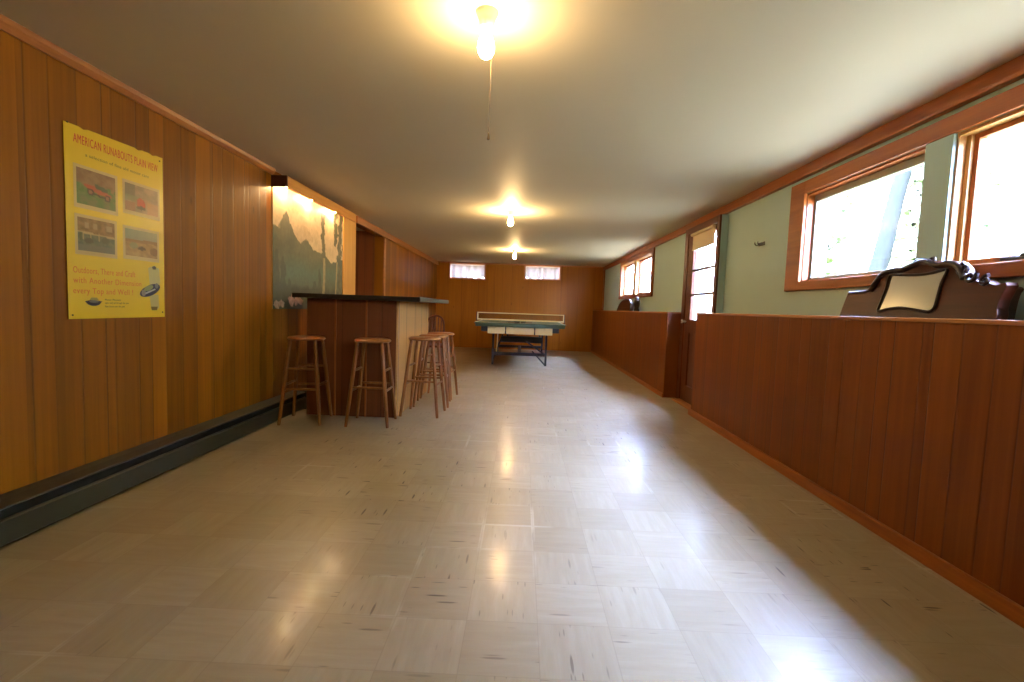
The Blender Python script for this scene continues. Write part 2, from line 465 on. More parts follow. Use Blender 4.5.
# casing shared by the near pair
w = struct_empty('window_1', (XW, 2.3, 1.2))
bm = NB()
CT = XW - .022
box(bm, CT, XW, 3.45, 3.625, 1.205, 1.972, .004)
box(bm, CT, XW, 1.0, 3.45, 1.885, 1.972, .004)
box(bm, CT - .006, XW, 1.0, 3.45, 1.205, 1.268, .004)
obj('casing', bm, M['trim'], w)
bm = NB(); box(bm, XW - .014, XW + .15, 2.298, 2.452, 1.268, 1.885)
obj('post', bm, M['green_wall'], w)
bm = NB()
box(bm, XW + .002, XW + .12, 3.445, 3.46, 1.268, 1.885); box(bm, XW + .002, XW + .12, 2.452, 3.445, 1.872, 1.885)
box(bm, XW + .002, XW + .12, 2.452, 3.445, 1.266, 1.276)
obj('jamb', bm, M['trim_z'], w)
bm = NB()
box(bm, XW + .002, XW + .12, 2.285, 2.298, 1.268, 1.885); box(bm, XW + .002, XW + .12, 1.1, 2.285, 1.870, 1.885)
box(bm, XW + .002, XW + .12, 1.1, 2.285, 1.266, 1.276)
box(bm, XW + .035, XW + .05, 2.262, 2.285, 1.276, 1.872)
obj('jamb', bm, M['jamb'], w)
s = sash(w, 2.452, 3.445, 1.276, 1.872, XW + .05, XW + .085, .022, M['grey_sash'], wt=.045)
obj('pane', xbox(XW + .065, XW + .069, 2.474, 3.423, 1.298, 1.827), M['glass'], s)
s = sash(w, 1.12, 2.265, 1.276, 1.872, XW + .05, XW + .085, .026, M['trim_z'])
obj('pane', xbox(XW + .065, XW + .069, 1.146, 2.239, 1.302, 1.846), M['glass'], s)
bm = NB(); box(bm, XW + .018, XW + .05, 1.90, 2.06, 1.276, 1.292, .004); box(bm, XW + .01, XW + .035, 1.95, 1.97, 1.288, 1.302, .003)
obj('latch', bm, M['steel_dark'], w)

# twin window over the far half wall
w = struct_empty('window_2', (XW, 8.5, 1.26))
bm = NB()
box(bm, CT, XW, 9.65, 9.745, 1.262, 2.0, .004); box(bm, CT, XW, 7.30, 7.42, 1.262, 2.0, .004)
box(bm, CT, XW, 7.42, 9.65, 1.932, 2.0, .004); box(bm, CT - .006, XW, 7.30, 9.745, 1.262, 1.318, .004)
obj('casing', bm, M['trim_z'], w)
bm = NB(); box(bm, XW - .01, XW + .12, 8.42, 8.62, 1.318, 1.932)
obj('post', bm, M['jamb'], w)
bm = NB(); box(bm, XW, XW + .12, 9.645, 9.66, 1.318, 1.932); box(bm, XW, XW + .12, 7.42, 9.645, 1.92, 1.935); box(bm, XW, XW + .12, 7.42, 9.645, 1.315, 1.322); box(bm, XW, XW + .12, 7.42, 7.435, 1.318, 1.932)
obj('jamb', bm, M['jamb'], w)
for a, b in ((7.435, 8.42), (8.62, 9.645)):
    s = sash(w, a, b, 1.322, 1.92, XW + .05, XW + .085, .03, M['trim_z'])
    obj('pane', xbox(XW + .065, XW + .069, a + .03, b - .03, 1.352, 1.89), M['glass'], s)

# ------------------------------------------------------------------ door
d = struct_empty('door_1', (XW, 5.1, 0))
FX = 1.888
bm = NB()
box(bm, FX, XW, 5.60, 5.705, 0, 1.99, .004); box(bm, FX, FX + .02, 4.735, 4.79, 1.031, 1.99, .004)
box(bm, FX, XW, 4.79, 5.60, 1.925, 1.99, .004)
obj('casing', bm, M['door_brown'], d)
obj('furring', xbox(FX + .02, XW, 4.742, 4.79, 1.031, 1.99), M['green_wall'], d)
DX0, DX1 = FX + .008, FX + .048
bm = NB()
Y0, Y1 = 4.79, 5.60
GA, GB = 4.825, 5.43
box(bm, DX0, DX1, GB, Y1, .016, 1.92, .003); box(bm, DX0, DX1, Y0, GA, .016, 1.92, .003)
box(bm, DX0, DX1, GA, GB, 1.86, 1.92, .003); box(bm, DX0, DX1, GA, GB, .80, .950, .003)
box(bm, DX0, DX1, GA, GB, .016, .20, .003); box(bm, DX0 + .012, DX1 - .012, GA, GB, .20, .80)
box(bm, DX0, DX1, 5.10, 5.16, .20, .80, .003)
dl = obj('door_leaf', bm, M['door_brown'], d)
for z in (1.231, 1.50):
    obj('muntin', xbox(DX0 + .004, DX1 - .004, GA, GB, z - .012, z + .012, .003), M['door_brown'], dl)
for a, b in ((.950, 1.219), (1.243, 1.488), (1.512, 1.86)):
    obj('pane', xbox(DX0 + .018, DX0 + .022, GA, GB, a, b), M['glass'], dl)
kb = NB()
lathe(kb, [(0.0, .06), (.018, .058), (.027, .048), (.027, .036), (.012, .022), (.010, .006), (.026, .005), (.026, 0)], 20)
bmesh.ops.rotate(kb, verts=kb.verts, cent=(0, 0, 0), matrix=Matrix.Rotation(-PI/2, 3, 'Y'))
bmesh.ops.translate(kb, verts=kb.verts, vec=(DX0, 5.545, .925))
o = obj('door_knob', kb, M['chrome'], dl, True); o['label'] = 'shiny round metal door knob'
bm = NB(); box(bm, 1.80, XW + .17, 4.80, 5.599, 0, .016, .002)
obj('threshold', bm, M['trim_orange'], d)

sh = thing('roller_shade', 'beige roller blind rolled up at the top of the door glass', 'blind', (FX, 5.13, 1.72))
bm = NB(); tube(bm, [(FX - .012, GA, 1.895), (FX - .012, GB + .02, 1.895)], .017, 16); obj('roller', bm, M['shade'], sh, True)
bm = NB(); box(bm, FX - .002, FX + .001, GA, GB + .01, 1.73, 1.895); obj('shade_cloth', bm, M['shade'], sh)
bm = NB(); box(bm, FX - .008, FX + .004, GA, GB + .01, 1.72, 1.736, .003); obj('hem_bar', bm, M['shade'], sh)

# small hook plate on the green wall
hk = thing('wall_hook', 'small dark metal hook on the pale green wall between door and window', 'hook', (XW, 4.05, 1.615))
bm = NB(); box(bm, XW - .006, XW, 4.0, 4.10, 1.60, 1.63, .003); obj('back_plate', bm, M['steel_dark'], hk)
for y in (4.025, 4.075):
    bm = NB(); tube(bm, catmull([(XW - .005, y, 1.618), (XW - .03, y, 1.606), (XW - .045, y, 1.612), (XW - .048, y, 1.63)], 4), .004, 8); obj('prong', bm, M['steel_dark'], hk, True)

# ------------------------------------------------------------------ far windows with sheer curtains
for i, (a, b, c, dd) in enumerate((FW1, FW2)):
    w = struct_empty('window_%d' % (i + 3), ((a+b)/2, YF, c))
    bm = NB(); t = .022
    box(bm, a - .03, a + .004, YF - .014, YF, c - .03, dd + .02, .003); box(bm, b - .004, b + .03, YF - .014, YF, c - .03, dd + .02, .003)
    box(bm, a, b, YF - .014, YF, dd - .004, dd + .02, .003); box(bm, a, b, YF - .014, YF, c - .03, c + .004, .003)
    obj('casing', bm, M['trim_orange_x'], w)
    bm = NB()
    box(bm, a, a + t, YF + .12, YF + .16, c, dd); box(bm, b - t, b, YF + .12, YF + .16, c, dd)
    box(bm, a + t, b - t, YF + .12, YF + .16, dd - t, dd); box(bm, a + t, b - t, YF + .12, YF + .16, c, c + t)
    m = (a + b)/2; box(bm, m - .012, m + .012, YF + .12, YF + .16, c + t, dd - t)
    s = obj('sash', bm, M['white_paint'], w)
    obj('pane', xbox(a + t, b - t, YF + .138, YF + .142, c + t, dd - t), M['glass'], s)
    rod = thing('curtain_rod', ('thin white curtain rod across the left far window', 'thin white curtain rod across the right far window')[i], 'curtain rod', (m, YF + .03, dd - .03))
    bm = NB(); tube(bm, [(a + .0, YF + .03, dd - .026), (b - .0, YF + .03, dd - .026)], .006, 10); obj('rod', bm, M['white_paint'], rod, True)
    for k in range(2):
        lo = ((a + .012, m - .003), (m + .003, b - .012))[k]
        bm = NB(); nn = 60; rows = []
        for zi in range(7):
            z = dd - .020 - (dd - c - .030 + (.012 if (i, k) in ((0, 0), (1, 1)) else -.004))*zi/6
            row = []
            for q in range(nn + 1):
                f = q/nn; x = lo[0] + (lo[1]-lo[0])*f
                y = YF + .05 + .018*math.sin(f*2*PI*(2.6 + .5*i) + k*1.7 + .8*math.sin(f*5 + i)) * (.6 + .07*zi)
                row.append(bm.verts.new((x, y, z + .012*zi/6*math.sin(f*13 + k*2 + i))))
            rows.append(row)
        for A, B in zip(rows, rows[1:]):
            for q in range(nn): bm.faces.new((A[q], A[q+1], B[q+1], B[q]))
        cu = obj('curtain', bm, M['curtain'], None, True)
        tag(cu, ('white sheer curtain, left half of the left far window', 'white sheer curtain, right half of the left far window',
                 'white sheer curtain, left half of the right far window', 'white sheer curtain, right half of the right far window')[i*2+k], 'curtain', 'sheer curtains on the far windows')

# ------------------------------------------------------------------ baseboard heater
h = thing('radiator', 'long grey-green baseboard heater low along the panelled left wall', 'heater', (XL, 1.0, 0))
HY0, HY1 = -2.3, 4.36
bm = NB()
prism(bm, [(0, .012), (.008, .012), (.008, .150), (.02, .150), (.02, .158), (0, .158)], lambda a, b, d_: Vector((XL + a, d_, b)), HY0, HY1)
obj('back_plate', bm, M['heater'], h)
bm = NB()
prism(bm, [(.106, .010), (.122, .010), (.128, .018), (.128, .108), (.120, .116), (.114, .116), (.114, .024), (.106, .020)], lambda a, b, d_: Vector((XL + a, d_, b)), HY0, HY1)
obj('front_cover', bm, M['heater'], h)
bm = NB()
prism(bm, [(.05, .164), (.118, .154), (.122, .158), (.120, .162), (.052, .169), (.0, .170), (.0, .164)], lambda a, b, d_: Vector((XL + a, d_, b)), HY0, HY1)
o = obj('top_lip', bm, M['heater_top'], h); o['label'] = 'worn metal edge along the top of the heater'
bm = NB(); box(bm, XL + .021, XL + .088, HY0 + .02, HY1 - .02, .03, .14); obj('fin_block', bm, M['heater_dark'], h)
bm = NB(); box(bm, XL, XL + .130, HY1, HY1 + .035, .0, .172, .006); obj('end_cap', bm, M['heater'], h)
for y in (-1.2, .6, 1.9, 3.2, 4.3):
    obj('foot', xbox(XL + .02, XL + .105, y, y + .02, 0, .03), M['heater_dark'], h)
struct('baseboard_left', xbox(XL, XL + .012, 4.42, 5.95, 0, .07, .003), M['trim_orange'])

# ------------------------------------------------------------------ painted pictures
def picture(bm, y0, y1, z0, z1, x, nu, nv, fn):
    """grid in the plane x, viewed from +x; colour fn(u,v) with v from the top, sRGB 0-255"""
    lay = bm.loops.layers.color.get('Col') or bm.loops.layers.color.new('Col')
    V = [[bm.verts.new((x, y0 + (y1-y0)*i/nu, z1 - (z1-z0)*j/nv)) for i in range(nu+1)] for j in range(nv+1)]
    for j in range(nv):
        for i in range(nu):
            f = bm.faces.new((V[j][i], V[j+1][i], V[j+1][i+1], V[j][i+1]))
            for l, (ii, jj) in zip(f.loops, ((i, j), (i, j+1), (i+1, j+1), (i+1, j))):
                c = fn(ii/nu, jj/nv); l[lay] = tuple(max(0, min(1, q/255)) for q in c[:3]) + (1,)
    return bm

def nz(x, y, s=1.0, k=0): return noise.noise(Vector((x*s, y*s, k*7.31)))
def fb(x, y, s=1.0, k=0): return noise.fractal(Vector((x*s, y*s, k*7.31)), 1.0, 2.0, 4)
def lerp(a, b, t):
    t = max(0, min(1, t)); return tuple(p + (q-p)*t for p, q in zip(a, b))
def interp(pts, x):
    for (a, b), (c, d_) in zip(pts, pts[1:]):
        if x <= c: return b + (d_-b)*max(0, (x-a))/(c-a)
    return pts[-1][1]

MY0, MY1, MZ0, MZ1 = 3.995, 5.55, .93, 1.99
def mural(u, v):
    y = MY0 + (MY1-MY0)*u; z = MZ1 - (MZ1-MZ0)*v
    yy = y + .03*fb(y, z, 7, 1); zz = z + .03*fb(y, z, 6, 2)
    cream = lerp((226, 204, 168), (206, 184, 150), .5 + fb(y, z, 5, 3))
    ridge = interp([(3.99, 1.63), (4.09, 1.62), (4.17, 1.72), (4.235, 1.80), (4.30, 1.72), (4.40, 1.60), (4.50, 1.545), (4.62, 1.60), (4.75, 1.53), (4.95, 1.50), (5.10, 1.47), (5.25, 1.43), (5.40, 1.47), (5.56, 1.5)], yy)
    col = cream
    if zz < ridge:
        dk = lerp((112, 112, 90), (92, 96, 78), .5 + 1.2*fb(y, z, 4, 5))
        teal = (98, 118, 102)
        t = max(0, 1 - abs(zz - 1.28)/.17) * min(1, max(0, (yy - 4.12)/.12))
        col = lerp(dk, teal, t*1.1)
        if zz < 1.16: col = lerp(col, (74, 78, 62), (1.16 - zz)/.05)
        # left firs
        for cy, top, hw in ((4.06, 1.44, .075), (4.17, 1.40, .06), (4.28, 1.22, .07), (4.80, 1.24, .09), (4.92, 1.33, .05)):
            k = (top - zz)/(top - .95)
            if k > 0 and abs(yy - cy) < hw*(k**.7) + .01: col = lerp(col, (78, 84, 68), .75)
    # snow streaks on the far left upper slope
    if 4.0 < y < 4.12 and zz > 1.62: col = lerp(col, (214, 190, 152), .4)
    if 4.55 < yy < 4.9 and zz > 1.58 and fb(y, z, 9, 8) > .12: col = lerp(col, (190, 164, 130), .5)
    # birch on the right of the lake: foliage above, pale stem below
    c1 = 5.02 + .02*math.sin(z*6)
    wob = .030 + .035*max(0, fb(y, z, 14, 6) + .3) if zz > 1.46 else .030
    if abs(y - c1) < wob:
        col = lerp((92, 94, 72), (116, 112, 88), .5 + fb(y, z, 12, 7)) if zz > 1.46 else lerp((176, 160, 124), (140, 128, 98), .5 + fb(y, z, 10, 7))
    c2 = 5.47 + .015*math.sin(z*7)
    wob = .035 + .06*max(0, fb(y, z, 12, 9) + .25)
    if abs(y - c2) < wob and not (z < 1.3 and fb(y, z, 9, 11) > .2): col = lerp((88, 92, 74), (114, 112, 90), .5 + fb(y, z, 12, 7))
    if abs(y - 5.37 - .02*math.sin(z*5)) < .018 and z < 1.46: col = (168, 152, 116)
    if abs(y - 5.33) < .04 + .05*fb(y, z, 16, 4) and zz > 1.62: col = (96, 100, 80)
    # pale pink blossoms low on the left
    for cy, cz, r in ((4.07, .965, .05), (4.14, .975, .045), (4.32, 1.0, .06), (4.42, 1.01, .05), (4.50, 1.005, .045)):
        if math.hypot(y - cy, (z - cz)*1.3) < r*(1 + .5*fb(y, z, 25, 2)): col = lerp((206, 176, 160), (178, 140, 124), .5 + fb(y, z, 30, 5))
    return col
bm = NB(); picture(bm, MY0, MY1, MZ0, MZ1, XL + .006, 180, 120, mural)
mu = thing('mural_picture', 'painted mural of misty mountains, lake and birches on the wall behind the bar', 'mural', (XL + .004, 4.77, MZ0))
obj('painting', bm, M['mural'], mu)
bm = NB()
box(bm, XL, XL + .0055, MY0, MY1, MZ0, MZ1); obj('backing', bm, M['jamb'], mu)

# ------------------------------------------------------------------ valance and its lamps
va = thing('light_valance', 'orange wood valance box over the mural hiding small lamps', 'valance', (XL + .07, 4.8, 1.945))
bm = NB(); box(bm, -1.998, -1.98, 3.992, 5.62, 1.945, 2.035, .002); obj('front_board', bm, M['valance'], va)
bm = NB(); box(bm, XL + .001, -1.98, 3.975, 3.992, 1.943, 2.037, .002); o = obj('end_board', bm, M['end_dark'], va); o['label'] = 'dark brown end board of the valance'
bm = NB(); box(bm, XL + .001, -1.998, 3.992, 5.62, 2.027, 2.037); obj('top_board', bm, M['trim_orange'], va)
for k, y in enumerate((4.13, 4.62, 5.20)):
    lb = thing('valance_lamp', ('small lit lamp under the near end of the mural valance', 'small lit lamp under the middle of the mural valance', 'small lit lamp under the far end of the mural valance')[k], 'lamp', (XL + .055, y, 2.0), group='lamps inside the valance')
    bm = NB(); tube(bm, [(XL + .055, y, 2.027), (XL + .055, y, 2.004)], .014, 14); obj('socket', bm, M['porcelain'], lb, True)
    bm = NB(); lathe(bm, [(0, -.030), (.010, -.027), (.015, -.016), (.013, -.004), (.008, .004)], 14, (XL + .055, y, 2.0)); obj('bulb', bm, M['bulb_small'], lb, True)

# ------------------------------------------------------------------ poster
PY0, PY1, PZ0, PZ1 = 2.178, 2.775, .885, 1.805
PW, PH = PY1 - PY0, PZ1 - PZ0
PX = XL + .004
po = thing('poster', 'yellow automobile poster with four photographs and red lettering on the left wall', 'poster', (PX, (PY0+PY1)/2, PZ0))
# sheet with slightly lifted corners and nicked top edge
bm = NB(); nu, nv = 24, 30; F = []; Bk = []
for j in range(nv+1):
    rf = []; rb = []
    for i in range(nu+1):
        u, v = i/nu, j/nv
        lift = .006*max(0, u - .8)*5*max(0, .35 - v)*2.8 + .004*max(0, .12-u)*8*max(0, v-.85)*6 + .0015*math.sin(v*9 + u*3)**2*0
        z = PZ1 - PH*v
        if j == 0 and i in (4, 17, 21): z -= .007
        if j == 0: z -= .004 + .016*(1 - u)
        rf.append(bm.verts.new((PX + lift*0 + .0012, PY0 + PW*u, z))); rb.append(bm.verts.new((PX, PY0 + PW*u, z)))
    F.append(rf); Bk.append(rb)
for j in range(nv):
    for i in range(nu):
        bm.faces.new((F[j][i], F[j+1][i], F[j+1][i+1], F[j][i+1])); bm.faces.new((Bk[j][i], Bk[j][i+1], Bk[j+1][i+1], Bk[j+1][i]))
for j in range(nv):
    bm.faces.new((F[j][0], Bk[j][0], Bk[j+1][0], F[j+1][0])); bm.faces.new((F[j][nu], F[j+1][nu], Bk[j+1][nu], Bk[j][nu]))
for i in range(nu):
    bm.faces.new((F[0][i], F[0][i+1], Bk[0][i+1], Bk[0][i])); bm.faces.new((F[nv][i], Bk[nv][i], Bk[nv][i+1], F[nv][i+1]))
obj('paper', bm, M['paper_yellow'], po)
def pu(u): return PY0 + PW*u
def pv(v): return PZ1 - PH*v

def ph_runabout(u, v):
    n_ = fb(u, v, 6, 1)
    c = lerp((128, 92, 58), (150, 116, 78), .5 + n_) if v < .42 + .1*n_ else lerp((86, 112, 50), (120, 128, 74), .5 + fb(u, v, 9, 2))
    if v > .72: c = lerp((116, 118, 72), (88, 120, 56), .5 + n_*1.5)
    b = .52 + (u-.5)*.22
    if .16 < u < .9 and abs(v - b) < .085*math.sin((u-.16)/.74*PI)**.6: c = (176, 84, 50)
    if .45 < u < .78 and b - .17 < v < b - .05: c = (76, 88, 54)
    for cu, cv in ((.34, .60), (.78, .68)):
        r = math.hypot((u-cu)*1.2, v-cv)
        if r < .10: c = (60, 44, 34) if r > .06 else (150, 104, 76)
    if abs(v - (b+.13)) < .02 and .4 < u < .75: c = (52, 40, 30)
    return c
def ph_red(u, v):
    n_ = fb(u, v, 5, 4); c = lerp((150, 128, 100), (184, 152, 120), u + n_)
    if u < .3 and v < .5: c = lerp(c, (98, 92, 66), .7)
    if u < .45 and .4 < v < .62: c = lerp(c, (128, 134, 90), .7)
    if math.hypot((u-.46)*1.5, (v-.66)) < .19 + .05*n_: c = (190, 62, 44)
    if math.hypot((u-.47)*1.0, (v-.82)*1.9) < .14: c = (64, 42, 28)
    if u > .66 and v > .55: c = lerp(c, (206, 150, 104), .7)
    if u < .3 and v > .65: c = (156, 104, 76)
    return c
def ph_house(u, v):
    n_ = fb(u, v, 8, 3); c = lerp((120, 92, 46), (164, 126, 76), .5 + n_)
    if v > .44: c = lerp((120, 118, 88), (92, 96, 74), .5 + 1.3*n_)
    if v > .8: c = (118, 112, 92)
    if abs(v - .43 - .06*u) < .025: c = (196, 170, 120)
    for cu in (.06, .14, .34, .55):
        if abs(u - cu) < .018 and .40 < v < .66: c = (188, 164, 116)
    for cu, r in ((.24, .06), (.46, .06), (.85, .08)):
        if abs(u-cu) < r and .14 < v < .32: c = (176, 150, 108)
    if .03 < u < .11 and .46 < v < .7: c = (92, 92, 44)
    if math.hypot((u-.28), (v-.68)*1.3) < .12: c = (92, 84, 56)
    if math.hypot((u-.74), (v-.6)*1.2) < .12: c = (96, 92, 62)
    return c
def ph_field(u, v):
    n_ = fb(u, v, 7, 6); hz = .36 + .02*math.sin(u*6)
    c = lerp((150, 156, 134), (172, 164, 140), u) if v < hz else lerp((164, 126, 72), (190, 154, 98), .5 + n_)
    if hz < v < hz + .12: c = (158, 116, 68)
    if math.hypot((u-.5)*1.2, (v-.68)*2) < .15: c = (88, 62, 30)
    if math.hypot((u-.25), (v-.6)) < .12: c = lerp(c, (140, 138, 90), .8)
    if math.hypot((u-.9), (v-.75)) < .15: c = (136, 98, 48)
    return c
cards = [((.069, .476, .208, .428), ph_runabout), ((.528, .955, .208, .40), ph_red), ((.069, .460, .459, .667), ph_house), ((.522, .938, .468, .66), ph_field)]
for (a, b, c, dd), fn in cards:
    bm = NB(); box(bm, PX + .0012, PX + .0016, pu(a), pu(b), pv(dd), pv(c))
    ca = obj('photo_border', bm, plain('border_print', srgb(214, 190, 132), .35, var=.03) if 'border' not in M else M['border'], po)
    M.setdefault('border', ca.data.materials[0])
    bm = NB(); picture(bm, pu(a + .024), pu(b - .024), pv(dd - .022), pv(c + .016), PX + .0019, 36, 28, fn)
    obj('photograph', bm, M['print'], ca)

def lettering(name, txt, u, v_base, width, height, mat, parent, x=PX + .0018, slant=0, bold=.02):
    cu = bpy.data.curves.new('tmp_text', 'FONT'); cu.body = txt; cu.shear = slant; cu.space_character = 1.12
    o = bpy.data.objects.new('tmp_text', cu); C.objects.link(o)
    dg = bpy.context.evaluated_depsgraph_get()
    me = bpy.data.meshes.new_from_object(o.evaluated_get(dg))
    bpy.data.objects.remove(o); bpy.data.curves.remove(cu)
    xs = [p.co.x for p in me.vertices]; ys = [p.co.y for p in me.vertices]
    sx = width*PW/(max(xs)-min(xs)); sy = height*PH/.72
    bm = NB(); x0 = min(xs)
    for k in range(2 if bold else 1):     # heavy letters: struck twice, slightly apart
        n0 = len(bm.verts); bm.from_mesh(me); bm.verts.ensure_lookup_table()
        for p in bm.verts[n0:]:
            p.co = Vector((x + k*.0001, pu(u) + (p.co.x - x0)*sx + k*bold*.05, pv(v_base) + p.co.y*sy))
    bpy.data.meshes.remove(me)
    return obj(name, bm, mat, parent)
lettering('title_lettering', 'AMERICAN RUNABOUTS PLAIN VIEW', .075, .104, .858, .046, M['ink_red'], po, bold=.022)
lettering('subtitle_lettering', 'a selection of fine old motor cars', .176, .158, .645, .017, M['ink_brown'], po)
lettering('slogan_lettering', 'Outdoors, There and Craft', .046, .762, .60, .034, M['ink_orange'], po)
lettering('slogan_lettering', 'with Another Dimension', .044, .814, .67, .032, M['ink_orange'], po)
lettering('slogan_lettering', 'every Top and Well !', .042, .868, .575, .032, M['ink_orange'], po)
lettering('small_lettering', 'Motor Museum', .325, .903, .16, .011, M['ink_brown'], po)
lettering('small_lettering', 'open daily all through the year', .325, .920, .245, .010, M['ink_brown'], po)
lettering('small_lettering', 'Main Street near the park', .325, .940, .20, .010, M['ink_brown'], po)

def flat(bm, poly, col, x):
    lay = bm.loops.layers.color.get('Col') or bm.loops.layers.color.new('Col')
    f = bm.faces.new([bm.verts.new((x, pu(u), pv(v))) for u, v in poly])
    for l in f.loops: l[lay] = tuple(q/255 for q in col) + (1,)
def ell(cu, cv, ru, rv, n=20, rot=0):
    out = []
    for k in range(n):
        a, b = ru*math.cos(2*PI*k/n), rv*math.sin(2*PI*k/n)
        out.append((cu + a*math.cos(rot) - b*math.sin(rot), cv + a*math.sin(rot)*PW/PH + b*math.cos(rot)))
    return out
bm = NB(); x = PX + .0018
flat(bm, [(.14, .908), (.19, .902), (.235, .902), (.30, .908), (.27, .926), (.24, .932), (.20, .932), (.165, .924)], (44, 46, 62), x)
flat(bm, ell(.222, .909, .045, .007), (120, 122, 112), x + .0002)
flat(bm, [(.18, .902), (.20, .888), (.25, .888), (.268, .902)], (166, 158, 74), x + .0001)
obj('car_emblem', bm, M['print'], po)
bm = NB()
flat(bm, [(.80, .70), (.83, .69), (.93, .695), (.945, .77), (.93, .83), (.82, .83)], (206, 200, 150), x)
flat(bm, [(.845, .69), (.875, .682), (.90, .69), (.89, .705), (.855, .705)], (92, 92, 84), x + .0002)
flat(bm, [(.81, .86), (.92, .86), (.93, .94), (.90, .955), (.83, .955)], (200, 190, 130), x)
flat(bm, [(.825, .935), (.91, .935), (.90, .957), (.835, .957)], (120, 106, 50), x + .0002)
flat(bm, ell(.82, .835, .13, .034, 24, -.32), (34, 44, 92), x + .0003)
flat(bm, ell(.80, .822, .06, .016, 16, -.32), (150, 164, 120), x + .0005)
flat(bm, ell(.74, .852, .026, .020, 16, 0), (150, 150, 150), x + .0005)
flat(bm, ell(.90, .805, .022, .017, 16, 0), (120, 124, 140), x + .0005)
flat(bm, [(.76, .85), (.88, .822), (.885, .83), (.765, .86)], (190, 196, 204), x + .0006)
obj('car_picture', bm, M['print'], po)
for u, v in ((.03, .02), (.96, .03), (.03, .98), (.97, .97)):
    bm = NB(); tube(bm, [(PX + .001, pu(u), pv(v)), (PX + .004, pu(u), pv(v))], .004, 10); obj('tack', bm, M['steel_dark'], po)

# ------------------------------------------------------------------ bar
ba = thing('bar_counter', 'wood panelled home bar with a black laminate top by the mural', 'bar', (-1.5, 4.7, 0))
BX0, BX1, BY0, BY1, BZ = -1.885, -1.082, 4.15, 5.50, 1.034
bm = NB(); box(bm, BX0, BX1, BY0, BY0 + .05, 0, BZ); obj('front_panel', bm, M['panel_bar'], ba)
bm = NB(); box(bm, BX1 - .05, BX1, BY0 + .05, BY1, 0, BZ); o = obj('side_panel', bm, M['panel_bar_side'], ba); o['label'] = 'pale panelled side of the bar'
bm = NB(); box(bm, BX0, BX0 + .04, BY0 + .05, 4.6, 0, BZ); obj('end_panel', bm, M['panel_bar'], ba)
bm = NB(); box(bm, BX1 - .45, BX1 - .05, BY1 - .04, BY1, 0, BZ); obj('end_panel', bm, M['panel_bar'], ba)
for xx in (-1.631, -1.358):
    obj('batten', xbox(xx - .008, xx + .008, BY0 - .007, BY0, 0, BZ - .002, .002), M['trim_z'], ba)
bm = NB(); box(bm, BX1 - .012, BX1 + .006, BY0 - .006, BY0 + .014, 0, BZ - .002, .002); obj('corner_bead', bm, M['jamb'], ba)
bm = NB(); box(bm, BX0 + .04, BX1 - .05, BY0 + .05, 4.58, .48, .50); box(bm, BX1 - .45, BX1 - .05, 4.58, BY1 - .04, .48, .50); obj('shelf', bm, M['trim_orange_x'], ba)
TZ0, TZ1 = 1.036, 1.074
poly = [(-1.968, 4.045), (-.872, 4.045), (-.872, 5.62), (-1.36, 5.62), (-1.36, 4.62), (-1.968, 4.62)]
bm = NB(); prism(bm, poly, lambda a, b, d_: Vector((a, b, d_)), TZ0, TZ1, .003); top = obj('bar_top', bm, M['laminate'], ba)
bm = NB(); box(bm, -.871, -.868, 4.048, 5.617, TZ0 + .003, TZ1 - .003); o = obj('lit_edge_strip', bm, M['laminate_window_lit'], top); o['label'] = 'right edge of the bar top, greyed to show window light'  # thin added strip, window light painted on as grey

# ------------------------------------------------------------------ bar stools
def make_stool():
    t = thing('bar_stool', '', 'stool', group='round wooden bar stools around the bar')
    bm = NB(); lathe(bm, [(0, .715), (.12, .715), (.138, .711), (.148, .702), (.148, .694), (.139, .686), (0, .684)], 32)
    obj('seat', bm, M['stool_seat'], t, True, local=True)
    def P(sx, sy, z):
        k = z/.69; return Vector((sx*(.168 + (.098-.168)*k), sy*(.160 + (.098-.160)*k), z))
    for sx in (-1, 1):
        for sy in (-1, 1):
            bm = NB(); pts = [P(sx, sy, z) for z in (0, .02, .15, .35, .55, .69)]
            tube(bm, pts, [.0115, .013, .0145, .0165, .0155, .013], 12); obj('leg', bm, M['stool'], t, True, local=True)
    def rung(a, b, z1):
        bm = NB(); A, B = P(*a, z1), P(*b, z1); m = (A+B)/2
        tube(bm, [A, A.lerp(B, .25), m, A.lerp(B, .75), B], [.007, .0095, .0105, .0095, .007], 10); obj('rung', bm, M['stool'], t, True, local=True)
    rung((-1, -1), (1, -1), .32); rung((-1, 1), (1, 1), .32)
    for s_ in (-1, 1):
        rung((s_, -1), (s_, 1), .29); rung((s_, -1), (s_, 1), .455)
    return t
def dup(root, loc, rotz, label):
    r = root.copy(); C.objects.link(r); r.location = loc; r.rotation_euler = (0, 0, rotz); r['label'] = label
    for ch in list(root.children):
        c = ch.copy(); C.objects.link(c); c.parent = r
        for g in ch.children:
            d_ = g.copy(); C.objects.link(d_); d_.parent = c
    return r
s0 = make_stool()
s0.location = (-1.79, 3.935, 0); s0.rotation_euler = (0, 0, math.radians(97)); s0['label'] = 'round wooden bar stool in front of the bar nearest the heater, leftmost stool'
dup(s0, (-1.236, 3.945, 0), math.radians(3), 'round wooden bar stool in front of the bar at its right corner, second from left')
dup(s0, (-.885, 4.365, 0), math.radians(-3), 'round wooden bar stool nearest the viewer along the pale side of the bar')
dup(s0, (-.882, 4.80, 0), math.radians(5), 'round wooden bar stool in the middle of the row along the pale bar side')
dup(s0, (-.884, 5.22, 0), math.radians(-4), 'round wooden bar stool farthest from the viewer along the pale bar side')

